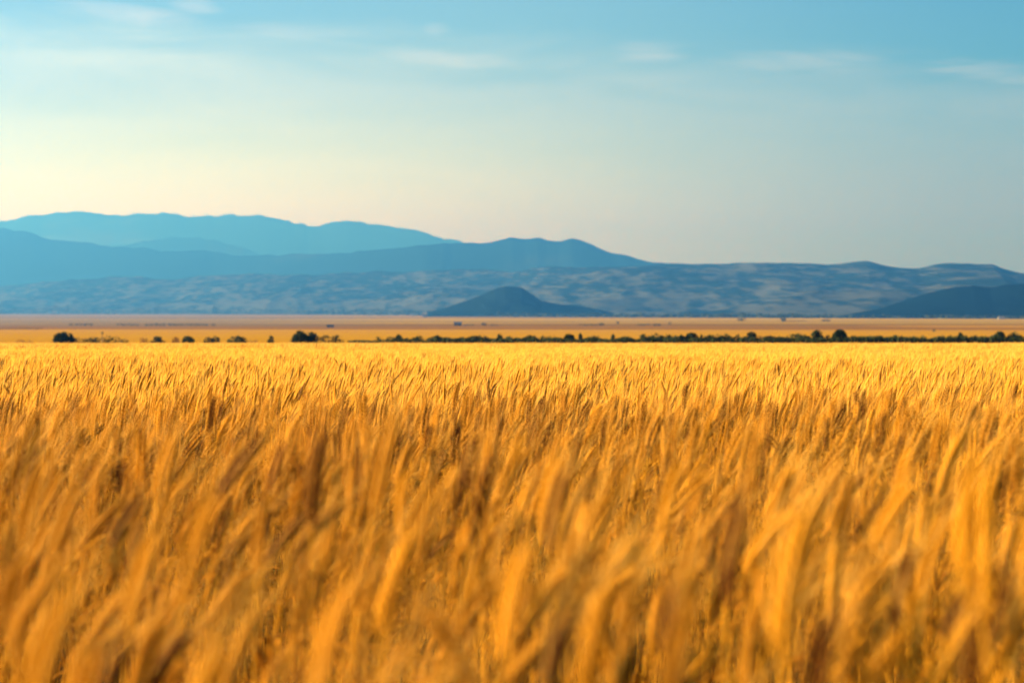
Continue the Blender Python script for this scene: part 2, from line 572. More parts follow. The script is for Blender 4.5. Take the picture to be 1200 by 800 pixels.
# ------------------------------------------------------------------ bushes, trees and small things along the field edge
def leafball(mb, c, rx, ry, rz, n, size, seed, drop=0.0, mi=0):
    """leaf sprays spread through a lumpy volume, denser in a few boughs"""
    r = np.random.default_rng(seed)
    lobes = r.normal(size=(7, 3)) * 0.45
    for i in range(n):
        lb = lobes[i % 7]
        p = lb + r.normal(size=3) * 0.33
        l = np.linalg.norm(p)
        if l > 1.05:
            p = p / l * (0.8 + 0.3 * r.random())
        p = np.array([p[0] * rx, p[1] * ry, p[2] * rz]) + np.array(c)
        a = r.normal(size=3); a /= np.linalg.norm(a)
        t = np.cross(a, r.normal(size=3)); t /= np.linalg.norm(t)
        s = size * (0.6 + 0.8 * r.random())
        mb.poly([p - a * s, p + t * s * 0.5, p + a * s, p - t * s * 0.5], mi)


def make_bush(name, w, h, seed, mat, kind='round', n=420):
    root = empty(name, (0, 0, 0))
    r = np.random.default_rng(seed)
    f = MB()
    if kind == 'round':
        leafball(f, (0, 0, h * 0.52), w * 0.5, w * 0.42, h * 0.5, n, 0.075 * max(h, .5) + 0.02, seed)
        k = 3
        for i in range(k):
            x = (i - (k - 1) / 2) * w * 0.28 + r.normal() * w * 0.05
            leafball(f, (x, r.normal() * w * .1, h * (0.3 + .2 * r.random())), w * 0.27, w * 0.3, h * 0.34, n // 3, 0.06 * max(h, .5) + 0.02, seed + 7 + i)
    elif kind == 'peak':
        leafball(f, (0, 0, h * 0.36), w * 0.5, w * 0.42, h * 0.36, n, 0.07 * h + .02, seed)
        leafball(f, (0.05 * w, 0, h * 0.72), w * 0.22, w * 0.22, h * 0.3, n // 2, 0.06 * h + .02, seed + 3)
    elif kind == 'low':
        for i in range(5):
            x = (i - 2) / 2 * w * 0.4 + r.normal() * w * .04
            leafball(f, (x, r.normal() * .15, h * (0.40 + .12 * r.random())), w * 0.19, 0.5, h * 0.46, n // 4, 0.07 * max(h, .6), seed + i)
    elif kind == 'tall':
        leafball(f, (0, 0, h * 0.5), w * 0.5, w * 0.5, h * 0.5, n, 0.07 * h, seed)
        leafball(f, (0, 0, h * 0.78), w * 0.38, w * 0.38, h * 0.24, n // 2, 0.06 * h, seed + 4)
    f.build('foliage', mat, root)
    s = MB()
    for i in range(4):
        a = r.random() * 6.28
        rad = (0.12 if kind == 'tall' else 0.22) * w
        s.tube([(0.04 * math.cos(a), 0.04 * math.sin(a), -0.1), (rad * .5 * math.cos(a), rad * .5 * math.sin(a), h * 0.3),
                (rad * math.cos(a), rad * math.sin(a), h * 0.62)], [0.03 * h, 0.022 * h, 0.008 * h], 5)
    s.build('stem', M_BARK, root)
    return root


def on_ground(px, d):
    p = P(px, 400, d)
    return Vector((p.x, d, float(gz(d)) - 0.03))


def pxw(w, d):
    return w / F * d


def top_h(py, d):
    return P(600, py, d).z - float(gz(d))


BUSHES = [
    # x centre, top y, width px, distance, form, label, group
    (70, 389.0, 11, 238, 'round', 'left one of a joined pair of dark bushes at the far left field edge', None),
    (78, 388.0, 12, 240, 'round', 'slightly taller bush with a round top closing the far left pair', None),
    (97, 395.2, 26, 240, 'low', 'low dark scrub just right of the far left bush pair', None),
    (128, 393.0, 32, 241, 'low', 'long low bush with the thin post rising out of it', None),
    (184, 393.0, 17, 238, 'peak', 'small dark bush alone between the post and the broken scrub', None),
    (220, 393.2, 11, 238, 'round', 'small ragged bush in the broken scrub left of the big double bush', None),
    (249, 394.0, 13, 240, 'low', 'flat little bush in the gap left of the big double bush, under the far tree', None),
    (278, 393.4, 17, 239, 'round', 'widest of the little bushes left of the big double bush', None),
    (317, 393.2, 6, 237, 'round', 'tiny round bush standing alone just left of the big double bush', None),
    (352, 386.8, 14, 239, 'round', 'tallest left lobe of the big dark double bush by the wheat edge', None),
    (363, 388.4, 14, 240, 'round', 'second tall lobe of the big dark double bush, right of its crest', None),
    (382, 392.6, 30, 240, 'low', 'low tail of scrub running right from the big double bush under the dark wagon', None),
    (451, 396.0, 18, 240, 'low', 'low first bush at the left end of the long hedgerow', None),
    (466, 392.6, 14, 241, 'peak', 'pointed bush near the left end of the hedgerow, before the gap', None),
    (477, 396.5, 16, 240, 'low', 'low scrub linking the pointed bush and the rounded one before the hedgerow gap', None),
    (491, 394.0, 14, 240, 'round', 'rounded bush just left of the gap in the hedgerow', None),
    (512, 393.4, 11, 240, 'round', 'small bush just right of the gap in the hedgerow', None),
    (533, 396.8, 36, 241, 'low', 'low flat scrub in the hedgerow under the distant dark barn', None),
    (557, 392.4, 16, 240, 'round', 'left half of the broad bush below the left foot of the butte', None),
    (568, 392.0, 16, 241, 'round', 'right half of the broad bush below the left foot of the butte', None),
    (585, 390.8, 10, 240, 'peak', 'sharp-topped bush in the hedgerow straight below the butte summit', None),
    (603, 396.5, 18, 240, 'low', 'low scrub right of the sharp-topped bush below the butte', None),
    (622, 393.0, 14, 241, 'round', 'medium bush below the steep right side of the butte', None),
    (641, 395.2, 15, 240, 'low', 'low bushy stretch below the right foot of the butte', None),
    (657, 396.6, 14, 240, 'low', 'thin low scrub left of the bright green bush', None),
    (667, 391.4, 9, 240, 'round', 'small greener round bush left of the slim upright one', None),
    (680, 391.0, 4, 240, 'tall', 'slim upright shrub like a post, left of the broad dome bush', None),
    (694, 393.0, 19, 240, 'round', 'broad dome-shaped bush between the two slim upright shrubs', None),
    (718.5, 391.4, 3.6, 240, 'tall', 'slim upright shrub standing alone on the low stretch of hedgerow', None),
    (754, 392.0, 8, 239, 'round', 'small bush starting the dense run right of the low stretch of hedgerow', None),
    (768, 391.2, 18, 240, 'round', 'first large dome of the dense run of hedgerow bushes', None),
    (780, 394.0, 12, 241, 'low', 'dip of low scrub between the first two domes of the dense run', None),
    (792, 391.0, 17, 240, 'round', 'second large dome of the dense run of hedgerow bushes', None),
    (811, 390.8, 13, 240, 'round', 'third dome of the dense run, with a small knob bush on its right', None),
    (821, 392.0, 7, 240, 'peak', 'small knob-like bush tucked right of the third dome', None),
    (837, 391.0, 19, 240, 'round', 'widest dome of the dense run, left of the pointed bush', None),
    (855, 393.0, 17, 241, 'low', 'lower shoulder of bush between the widest dome and the pointed bush', None),
    (879, 389.0, 19, 240, 'peak', 'tall pointed bush in the middle of the right half of the hedgerow', None),
    (898, 394.0, 17, 240, 'low', 'low bush just right of the tall pointed bush', None),
    (914, 396.0, 13, 240, 'low', 'lowest flat scrub between the pointed bush and the long mound', None),
    (934, 392.0, 25, 241, 'round', 'long mound of bush left of the two ball-shaped trees', None),
    (958, 388.0, 11, 240, 'round', 'left one of two ball-shaped tall bushes above the hedgerow', None),
    (970, 394.2, 14, 240, 'low', 'low fill of scrub between the two ball-shaped tall bushes', None),
    (984, 387.4, 12, 240, 'round', 'right and taller one of two ball-shaped tall bushes above the hedgerow', None),
    (997, 394.6, 14, 240, 'low', 'scrub falling away right of the taller ball-shaped bush', None),
    (1057, 392.6, 12, 240, 'round', 'lone low mound on the flat stretch of hedgerow below the dark hill', None),
    (1125.5, 390.0, 5, 240, 'tall', 'thin wispy shrub on the flat stretch before the last bush group', None),
    (1152, 395.0, 16, 240, 'low', 'low scrub leading up to the last bush group on the right', None),
    (1170, 388.6, 19, 240, 'peak', 'peaked tall bush, highest of the last group on the right', None),
    (1188, 389.2, 12, 240, 'round', 'round-topped bush right of the highest one in the last group', None),
    (1202, 393.5, 14, 240, 'low', 'low bush at the right end of the hedgerow, past the last tall ones', None),
]
for i, (x, ty, w, d, kind, label, g) in enumerate(BUSHES):
    h = top_h(ty, d)
    bsh = make_bush('bush', pxw(w, d) * 1.35, h * ((1.25 if x > 420 else 1.05) if kind == 'low' else 1.02 if x > 420 else 0.95), 100 + i * 13, M_BUSH, kind, n=300 if w < 8 else 900)
    bsh.location = on_ground(x, d)
    tag(bsh, label, 'bush', 'bushes along the far edge of the wheat field')
for i, (x, ty, w, label) in enumerate(((28, 395.6, 18, 'rust-brown dry scrub at the far left, before the first bush pair'),
                                       (168, 393.6, 9, 'rust-brown dry shrub just left of the small lone dark bush'),
                                       (207, 393.4, 8, 'rust-brown shrub just right of the small lone dark bush'),
                                       (297, 396.4, 10, 'pale brown shrub left of the tiny round bush'))):
    bsh = make_bush('dry_shrub', pxw(w, 238), top_h(ty, 238), 900 + i * 17, M_RUST, 'low', n=260)
    bsh.location = on_ground(x, 238)
    tag(bsh, label, 'shrub', 'dry brown shrubs at the left field edge')

# dark rank growth under the hedgerow
vg = MB()
r = np.random.default_rng(77)
for i in range(9000):
    x = 408 + (1230 - 408) * r.random()
    d = 238 + 4 * r.random()
    p = on_ground(x, d)
    f0 = min(1, (x - 405) / 50.0) * (0.75 + 0.25 * math.sin(x * .13))
    h = (top_h(394.9, 240) if x > 500 else top_h(397.4, 240)) * (0.55 + 0.25 * r.random() + 0.5 * float(vnoise(x * .22, 4.5, 6)))
    h *= (0.88 + 0.12 * f0)
    if x > 990:
        h *= 1.14
    a = r.random() * 6.28
    dx, dy = math.cos(a) * 0.10, math.sin(a) * 0.10
    ln = r.normal(size=2) * 0.08
    vg.poly([(p.x - dx, p.y - dy, p.z), (p.x + dx, p.y + dy, p.z), (p.x + dx * .9 + ln[0], p.y + dy * .9 + ln[1], p.z + h * .7), (p.x + ln[0] * 1.6, p.y + ln[1] * 1.6, p.z + h),
             (p.x - dx * .9 + ln[0], p.y - dy * .9 + ln[1], p.z + h * .66)])
tag(vg.build('undergrowth', M_BUSH), 'dark green rank growth under the hedgerow', 'undergrowth', kind='stuff')

# post in the scrub on the left
pr = empty('post', on_ground(120, 236))
pm = MB()
hh = top_h(387.8, 236)
pm.tube([(0, 0, -0.2), (0.01, 0, hh * 0.6), (0.0, 0, hh - 0.02), (0, 0, hh)], [0.055, 0.05, 0.045, 0.03], 8)
pm.build('shaft', M_POST, pr)
pm = MB()
pm.box((-0.14, -0.03, hh - 0.30), (0.14, -0.055, hh - 0.12))
pm.build('crosspiece', M_POST, pr)
tag(pr, 'thin weathered wooden post rising from the low scrub on the left', 'post')

# small tree alone in the golden strip on the right
def make_tree(name, h, w, seed, mat, trunk_share=0.3, n=500, slim=False):
    root = empty(name, (0, 0, 0))
    r = np.random.default_rng(seed)
    t = MB()
    t.tube([(0, 0, -0.2), (0.01 * h, 0, h * 0.25), (-0.01 * h, 0.01 * h, h * 0.55), (0, 0, h * 0.8)], [0.035 * h, 0.026 * h, 0.018 * h, 0.006 * h], 7)
    for i in range(5):
        a = i * 1.256 + r.random()
        z0 = h * (trunk_share + 0.08 * i)
        t.tube([(0, 0, z0), (math.cos(a) * w * .18, math.sin(a) * w * .18, z0 + h * .1), (math.cos(a) * w * .33, math.sin(a) * w * .33, z0 + h * .2)], [0.013 * h, 0.009 * h, 0.004 * h], 5)
    t.build('trunk', M_BARK, root)
    f = MB()
    zc = h * (trunk_share + 1) / 2
    hz = h * (1 - trunk_share) / 2
    leafball(f, (0, 0, zc), w * .5, w * .5, hz, n, 0.045 * h, seed)
    for i in range(5):
        a = i * 1.256 + r.random()
        leafball(f, (math.cos(a) * w * .25, math.sin(a) * w * .25, zc + r.normal() * hz * .3), w * .24, w * .24, hz * .45, n // 5, 0.04 * h, seed + 5 + i)
    f.build('crown', mat, root)
    return root


TREES = [
    # x, base distance, top y, width px, trunk share, label
    (1094.5, 790, 385.4, 5.6, .25, 'small dark round-crowned tree alone in the bright golden strip on the right'),
    (250, 1560, 378.6, 6.0, .1, 'small dark tree at the right end of the grey-green hedge strip on the left plain'),
    (55, 7800, 359.5, 12, .05, 'left and lower tree of the hazy grove on the left horizon'),
    (66, 7900, 357.5, 14, .05, 'middle tree of the hazy grove on the left horizon'),
    (76, 7800, 356.6, 13, .05, 'tallest, rightmost tree of the hazy grove on the left horizon'),
    (3, 7600, 360.6, 6, .05, 'small hazy tree at the very left end of the far tree belt'),
    (183, 7400, 359.0, 7, .05, 'hazy tree standing alone above the far tree belt, left of the steeple-like one'),
    (252, 7400, 357.8, 6.5, .05, 'steeple-shaped hazy tree above the far tree belt'),
    (281, 8200, 355.2, 4.0, .05, 'faint slim tree just right of the steeple-shaped hazy one'),
    (724, 1800, 376.0, 3.2, .2, 'tiny dark tree on the pale plain right of the butte'),
    (785, 1750, 377.2, 5, .1, 'small dark tree on the pale plain, right of the tiny upright one'),
]
for i, (x, d, ty, w, ts, label) in enumerate(TREES):
    t = make_tree('tree', top_h(ty, d), pxw(w, d), 300 + 31 * i, M_TREE if d > 1000 else M_BUSH, ts, 320)
    t.location = on_ground(x, d)
    tag(t, label, 'tree', 'trees scattered over the plain')

# dark shrubs and hedges far out on the plain
FAR = [
    (567, 1640, 378.8, 5, 'dark shrub on the plain at the end of the low row beside the dark barn'),
    (550, 1640, 380.0, 12, 'low row of grey scrub right behind the dark barn'),
    (579, 1640, 380.2, 10, 'last low scrub of the row right of the dark barn'),
    (690, 1640, 379.6, 22, 'long low grey scrub on the plain above the dome-shaped hedgerow bush'),
    (705, 1640, 379.0, 6, 'small dark shrub ending the long low grey scrub'),
    (755, 1640, 379.8, 16, 'low brownish scrub left of the small dark tree on the plain'),
    (770, 1640, 379.6, 9, 'short low scrub next to the small dark tree on the plain'),
    (869, 2450, 373.6, 9, 'dark clump at the foot of the hills above the tall pointed bush'),
    (917, 2450, 373.2, 6, 'dark clump at the foot of the hills, left end of the brown strip'),
    (930, 2450, 375.4, 30, 'long low brown-dark scrub strip at the foot of the hills'),
    (968, 2450, 374.6, 10, 'dark clump right of the long scrub strip, above the ball-shaped bushes'),
    (96, 1640, 379.2, 28, 'thin grey-green hedge on the plain above the far left bush pair'),
    (150, 1640, 379.6, 26, 'thin grey-green hedge strip right of the first one on the left plain'),
    (185, 1600, 379.4, 30, 'middle length of grey-green hedge on the left plain'),
    (222, 1600, 379.6, 44, 'long grey-green hedge running up to the small dark tree on the left plain'),
    (22, 1150, 384.5, 56, 'long dark hedge line at the left frame edge on the plain'),
]
for i, (x, d, ty, w, label) in enumerate(FAR):
    h = top_h(ty, d) * 1.45
    W = pxw(w, d)
    root = empty('far_hedge' if w > 9 else 'far_shrub', on_ground(x, d))
    f = MB()
    k = max(1, int(W / max(h * 1.2, 0.8)))
    rr = np.random.default_rng(1200 + i)
    for j in range(k):
        leafball(f, ((j + .5) / k * W - W / 2, rr.normal() * h * .3, h * .48), W / k * .62, h * .6, h * (.42 + .12 * rr.random()), 70 if k > 3 else 200, .13 * h, 1300 + 50 * i + j)
    f.build('foliage', M_TREE, root)
    tag(root, label, 'hedge' if w > 9 else 'shrub', 'hedges and scrub far out on the plain')

# belt of trees along the foot of the hills, too far to count
tb = MB()
r = np.random.default_rng(8)
for i in range(9000):
    x = -30 + 1260 * r.random()
    dd = np.interp(x, [-30, 300, 600, 900, 1230], [7600, 7000, 4550, 3900, 3350]) * (1 + 0.02 * r.normal())
    hmax = np.interp(x, [-30, 300, 600, 700, 1230], [24, 24, 13, 9, 6.0]) * (0.35 + 0.9 * float(vnoise(x * .12, 0.5, 3)))
    p = on_ground(x, dd)
    z = p.z + hmax * r.random() ** 1.2
    a = r.normal(size=3); a /= np.linalg.norm(a)
    t = np.cross(a, r.normal(size=3)); t /= np.linalg.norm(t)
    s = 2.8 * (0.5 + r.random())
    c = np.array([p.x, p.y, z])
    tb.poly([c - a * s, c + t * s * .6, c + a * s, c - t * s * .6])
tag(tb.build('treeline', M_BUSH), 'thin belt of trees at the foot of the hills', 'treeline', kind='stuff')


# ------------------------------------------------------------------ small buildings and a wagon on the plain
def make_barn(name, w, dep, h, wall, roof, label, cat, loc, rz=0.0, group=None):
    root = empty(name, loc, rz)
    hw, hd = w / 2, dep / 2
    eave = h * 0.62
    m_ = MB()
    m_.box((-hw, -hd, -0.3), (hw, hd, eave))
    m_.poly([(-hw, -hd, eave), (-hw, hd, eave), (-hw, 0, h - .12)]); m_.poly([(hw, hd, eave), (hw, -hd, eave), (hw, 0, h - .12)])
    m_.build('wall', wall, root)
    rf = MB()
    for s in (-1, 1):
        a = [(-hw - .3, s * (hd + .35), eave - .12), (hw + .3, s * (hd + .35), eave - .12), (hw + .3, 0, h), (-hw - .3, 0, h)]
        up = [(x, y, z + .14) for x, y, z in a]
        rf.quadstrip([a, up], True, 0, True)
    rf.build('roof', roof, root)
    dm = MB()
    dm.box((-w * .12, -hd - .06, -.1), (w * .12, -hd - .004, eave * .78))
    dm.build('door', M_POST, root)
    return tag(root, label, cat, group)


make_barn('barn', pxw(8.5, 1650), 5.0, top_h(376.8, 1650), M_DARK, M_ROOF, 'small dark barn on the pale plain left of the butte, with low scrub beside it', 'barn', on_ground(536.5, 1650))
make_barn('house', pxw(5.0, 4450), 8.0, top_h(366.0, 4450) , M_PALE, M_PALE, 'tiny white house in the tree belt left of the butte', 'house', on_ground(498, 4450))
make_barn('house', pxw(6, 7350), 9.0, top_h(364.6, 7350), M_PALE, M_PALE, 'tiny pale house below the hazy grove on the far left', 'house', on_ground(64, 7350))
make_barn('house', pxw(7, 3250), 8.0, top_h(371.2, 3250), M_PALE, M_PALE, 'tiny pale house at the foot of the dark hill on the right', 'house', on_ground(1173, 3250))

d = 1400
wr = empty('wagon', on_ground(387, d))
H = top_h(380.4, d); W = pxw(8.2, d)
m_ = MB(); m_.box((-W / 2, -1.1, H * .27), (W / 2, 1.1, H))
for k in range(6):
    xx = -W / 2 + W * (k + .5) / 6
    m_.box((xx - .05, -1.16, H * .30), (xx + .05, -1.103, H * .97))
m_.build('box_body', M_DARK, wr)
m_ = MB(); m_.box((-W * .45, -.5, H * .17), (W * .6, .5, H * .265)); m_.build('chassis', M_POST, wr)
for sx_ in (-.32, .32):
    for sy_ in (-1, 1):
        m_ = MB(); m_.tube([(W * sx_, sy_ * .95 - .13, H * .15), (W * sx_, sy_ * .95 + .13, H * .15)], [.40, .40], 16); m_.build('wheel', M_TYRE, wr)
tag(wr, 'small dark box-bodied farm wagon on the plain above the big double bush', 'wagon')


# ------------------------------------------------------------------ wheat
def stalk_path(L, lean, bend, n=10):
    """stem curve in the local xz plane: rises from the root, bends over towards +x"""
    pts = [(0.0, 0.0, 0.0)]
    x = z = 0.0
    for i in range(n):
        t = (i + .5) / n
        ang = lean + bend * t ** 2.2
        x += math.sin(ang) * L / n
        z += math.cos(ang) * L / n
        pts.append((x, 0.0, z))
    return pts, lean + bend


def make_stalk(seed, lod, lean=None, bend=None, L=None, awn=1.0):
    """returns four MBs: stem, leaf, ear, awns. lod 0 is near."""
    r = np.random.default_rng(seed)
    lean = lean if lean is not None else 0.03 + 0.16 * r.random()
    bend = bend if bend is not None else 0.03 + 0.65 * r.random() ** 1.8
    L = L or 0.70 + 0.06 * r.random()
    S, Lf, E, A = MB(), MB(), MB(), MB()
    pts, ang = stalk_path(L, lean, bend, 10 if lod == 0 else 5)
    if lod == 0:
        S.tube(pts, np.linspace(0.0021, 0.0012, len(pts)), 6)
        k = 5
        p = pts[k]
        S.tube([(p[0] - .0004, 0, p[2] - .008), p, (p[0] + .0008, 0, p[2] + .008)], [.0021, .0030, .0021], 6)
    else:
        S.tube(pts, np.linspace(0.0024, 0.0016, len(pts)), 3, cap=False)
    # leaves: dry ribbons that arch over and hang
    for j in range(2 if lod == 0 else 1):
        t0 = (0.42 + 0.22 * j + 0.1 * r.random())
        i0 = t0 * (len(pts) - 1)
        a0 = int(i0); fr = i0 - a0
        p0 = Vector(pts[a0]).lerp(Vector(pts[min(a0 + 1, len(pts) - 1)]), fr)
        az = r.normal() * 0.9 + (0 if r.random() < .7 else math.pi)
        dirx = Vector((math.cos(az), math.sin(az), 0)); side = Vector((-math.sin(az), math.cos(az), 0))
        ln = 0.13 + 0.10 * r.random()
        nseg = 8 if lod == 0 else 4
        el = 1.15; rows_ = []
        q_ = p0.copy()
        droop = 2.0 + 1.2 * r.random()
        tw = r.normal() * 0.8
        for k in range(nseg + 1):
            t = k / nseg
            w = 0.0042 * (1 - t ** 2.5) * (0.5 + 1.2 * min(1, t * 5)) * (1 if lod == 0 else 1.2) + 0.0002
            sd_ = (side * math.cos(tw * t) + Vector((0, 0, 1)) * math.sin(tw * t))
            rows_.append([q_ - sd_ * w, q_ + Vector((0, 0, -w * .35)), q_ + sd_ * w] if lod == 0 else [q_ - sd_ * w, q_ + sd_ * w])
            e = el - droop * t
            q_ = q_ + (dirx * math.cos(e) + Vector((0, 0, 1)) * math.sin(e)) * (ln / nseg)
        Lf.quadstrip(rows_, closed=False)
    # ear: spikelets alternate left and right along the rachis, which keeps bending
    EL = 0.085 + 0.025 * r.random()
    ns = 20 if lod == 0 else 0
    base = Vector(pts[-1])
    roll = r.random() * math.pi
    curve = 0.10 + 0.35 * r.random()

    def ear_frame(t):
        a = ang + curve * t
        ax = Vector((math.sin(a), 0, math.cos(a)))
        am = ang + curve * t * .5
        pos = base + Vector((math.sin(am), 0, math.cos(am))) * EL * t
        s1 = Vector((0, 1, 0)); s2 = ax.cross(s1)
        u = s1 * math.cos(roll) + s2 * math.sin(roll)
        return pos, ax, u, ax.cross(u)
    awn_w = (0.00022, 0.00033, 0.00044)[lod]
    if lod == 0:
        for k in range(ns):
            t = k / (ns - 1)
            pos, ax, u, v = ear_frame(t)
            sgn = 1 if k % 2 else -1
            size = 1.0 if t < .75 else 1.0 - 0.45 * (t - .75) / .25
            if t < .1:
                size *= .75
            for h_ in (-1, 1):
                axis = (ax * 0.93 + u * sgn * 0.34 + v * h_ * 0.22).normalized()
                c = pos + u * sgn * 0.0034 + v * h_ * 0.0022
                s1 = axis.cross(v).normalized(); s2 = axis.cross(s1)
                ln = 0.0135 * size
                rings = []
                for tt, rr in ((0, .25), (.2, .85), (.45, 1.0), (.72, .72), (.92, .3), (1, .06)):
                    cc = c + axis * ln * tt
                    rings.append([cc + (s1 * math.cos(g) * 0.0026 + s2 * math.sin(g) * 0.0021) * rr * size * 1.15 for g in (0, 1.047, 2.094, 3.1416, 4.189, 5.236)])
                E.quadstrip(rings)
                if (k + 2 * (h_ > 0)) % 5 in (0, 2, 4):
                    continue
                al = awn * (0.075 + 0.035 * r.random()) * (1.0 if t > .2 else .8)
                ad = (ax + u * sgn * (0.10 + .16 * r.random()) + v * (h_ * (.05 + .13 * r.random()) + r.normal() * .05)).normalized()
                st = c + axis * ln * .95
                arc = Vector((0.9, 0, -0.35)) * 0.07
                sa = ad.cross(Vector((.3, .8, .4))).normalized(); sb = ad.cross(sa)
                rr_ = []
                for tt in (0, .5, 1):
                    cc = st + ad * al * tt + arc * al * tt * tt
                    wv = awn_w * (1 - .85 * tt)
                    rr_.append([cc + (sa * math.cos(g) + sb * math.sin(g)) * wv for g in (0, 2.094, 4.189)])
                A.quadstrip(rr_)
    else:
        kk = 6 if lod == 1 else 4
        seg = 9 if lod == 1 else 4
        rings = []
        for k in range(seg + 1):
            t = k / seg
            pos, ax, u, v = ear_frame(t * 1.06)
            w = math.sin(math.pi * min(1, .12 + .86 * t)) ** .55
            bmp = 1.0 + (.22 if k % 2 else -.16) * (lod == 1)
            rings.append([pos + (u * math.cos(g) * 0.0074 * w + v * math.sin(g) * 0.0058 * w) * bmp for g in [2 * math.pi * j / kk for j in range(kk)]])
        E.quadstrip(rings)
        na = 13 if lod == 1 else 6
        for k in range(na):
            t = (k + .5) / na
            pos, ax, u, v = ear_frame(t)
            g = k * 2.4
            out = u * math.cos(g) + v * math.sin(g)
            ad = (ax + out * (.10 + .2 * r.random())).normalized()
            al = 0.08 + 0.04 * r.random()
            st = pos + out * .004
            arc = Vector((0.9, 0, -0.35)) * 0.07
            sa = ad.cross(Vector((r.normal(), r.normal(), r.normal()))).normalized()
            w = awn_w * (1.25 if lod == 1 else 1.6)
            m1 = st + ad * al * .55 + arc * al * .3
            A.poly([st - sa * w, st + sa * w, m1 + sa * w * .7, st + ad * al + arc * al, m1 - sa * w * .7])
    return S, Lf, E, A


def joined(parts, out=None, offset=(0, 0, 0), rot=0.0, scale=1.0, tilt=0.0):
    out = out or MB()
    M = Matrix.Translation(offset) @ Matrix.Rotation(rot, 4, 'Z') @ Matrix.Rotation(tilt, 4, 'Y') @ Matrix.Scale(scale, 4)
    for mi, p in enumerate(parts):
        base = len(out.v)
        V = np.array(p.v) @ np.array(M.to_3x3()).T + np.array(M.translation)
        out.v.extend(map(tuple, V))
        out.f.extend(tuple(base + i for i in f) for f in p.f)
        out.mi.extend([mi] * len(p.f))
    return out


src = bpy.data.collections.new('wheat_sources')      # held in memory only, instanced by the field below
NV = 0


def add_source(mb, smooth, tones=None):
    global NV
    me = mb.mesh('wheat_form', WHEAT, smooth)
    if tones is not None:
        ta = me.attributes.new('tone', 'FLOAT', 'FACE')
        ta.data.foreach_set('value', np.array(tones, dtype=np.float32))
    o = bpy.data.objects.new('wheat_form_%02d' % NV, me)
    src.objects.link(o)
    NV += 1


for k in range(8):
    add_source(joined(make_stalk(500 + k, 0)), True)                 # 0..7 near
for k in range(8):
    add_source(joined(make_stalk(600 + k, 1)), True)                 # 8..15 middle
for k in range(5):                                                    # 16..20 tufts
    rr = np.random.default_rng(700 + k)
    forms = [make_stalk(720 + 9 * k + j, 2) for j in range(6)]
    mb = MB()
    tones = []
    for j in range(70):
        joined(forms[j % 6], mb, (rr.uniform(-.42, .42), rr.uniform(-.42, .42), 0), rr.normal() * .45, 1 + rr.normal() * .065, rr.normal() * .08)
        tones += [rr.random()] * (len(mb.f) - len(tones))
    add_source(mb, False, tones)

TOP = 0.80


def field_state(x, y):
    """gusts: how far the crop leans, how tall it stands, by place"""
    g = fbm(x * 0.55 + 3, y * 0.30 + 7, 5, 3)
    g2 = fbm(x * 0.13 + 11, y * 0.06 + 2, 15, 2)
    hh_ = fbm(x * 0.8 + 31, y * 0.45 + 17, 25, 3)
    lean = -0.19 + 0.30 * (g - .3) + 0.30 * (g2 - .4)
    hs = 1.0 + 0.20 * (hh_ - 0.5) + 0.10 * (g2 - .5)
    return lean, hs


pos, rot, scl, idx = [], [], [], []


def scatter(d0, d1, dens, lo, hi, wide, margin, smear=.08, tuft=False):
    # uniform over the trapezoid seen by the camera, with a margin on both sides
    area = (wide * (d1 ** 2 - d0 ** 2) / 2 + 2 * margin * (d1 - d0))
    n = int(area * dens)
    y = np.sqrt(rng.random(int(n * 2.2)) * (d1 ** 2 - d0 ** 2) + d0 ** 2) if wide else None
    # rejection for the constant margin
    wmax = wide * d1 + 2 * margin
    m = int((d1 - d0) * wmax * dens)
    y = d0 + (d1 - d0) * rng.random(m)
    x = (rng.random(m) - .5) * wmax
    keep = np.abs(x) < (wide * y / 2 + margin)
    x, y = x[keep], y[keep]
    m = len(x)
    lean, hs = field_state(x, y)
    z = gz(y)
    ty = lean + rng.normal(size=m) * (.13 if not tuft else .03)
    rz = rng.normal(size=m) * (.75 if not tuft else .25) - .1
    s = np.minimum(hs * (1 + rng.normal(size=m) * smear), 1.11 if not tuft else 1.08)
    pos.append(np.stack([x, y, z - .01], -1))
    rot.append(np.stack([rng.normal(size=m) * .05, ty, rz], -1))
    scl.append(s)
    idx.append(rng.integers(lo, hi, m))


scatter(0.9, 1.9, 100, 0, 8, 0.62, 0.8, .09)
scatter(3.5, 9.0, 92, 0, 8, 0.60, 1.2, .085)
scatter(9.0, 50.0, 135, 8, 16, 0.60, 2.0)
scatter(50.0, 150.0, 3.2, 16, 21, 0.60, 4.0, .04, True)
pos = np.concatenate(pos); rot = np.concatenate(rot); scl = np.concatenate(scl); idx = np.concatenate(idx)
print('wheat points', len(pos))
me = bpy.data.meshes.new('wheat')
me.vertices.add(len(pos))
me.vertices.foreach_set('co', pos.astype(np.float32).ravel())
a_ = me.attributes.new('rot', 'FLOAT_VECTOR', 'POINT'); a_.data.foreach_set('vector', rot.astype(np.float32).ravel())
a_ = me.attributes.new('scl', 'FLOAT', 'POINT'); a_.data.foreach_set('value', scl.astype(np.float32))
a_ = me.attributes.new('idx', 'INT', 'POINT'); a_.data.foreach_set('value', idx.astype(np.int32))
for m_ in WHEAT:
    me.materials.append(m_)
wheat = bpy.data.objects.new('wheat', me)
col.objects.link(wheat)
tag(wheat, 'ripe golden bearded wheat leaning right across the whole field', 'wheat', kind='stuff')
gt = bpy.data.node_groups.new('wheat_field', 'GeometryNodeTree')
gt.interface.new_socket('Geometry', in_out='INPUT', socket_type='NodeSocketGeometry')
gt.interface.new_socket('Geometry', in_out='OUTPUT', socket_type='NodeSocketGeometry')
gi = gt.nodes.new('NodeGroupInput'); go = gt.nodes.new('NodeGroupOutput')
ci = gt.nodes.new('GeometryNodeCollectionInfo')
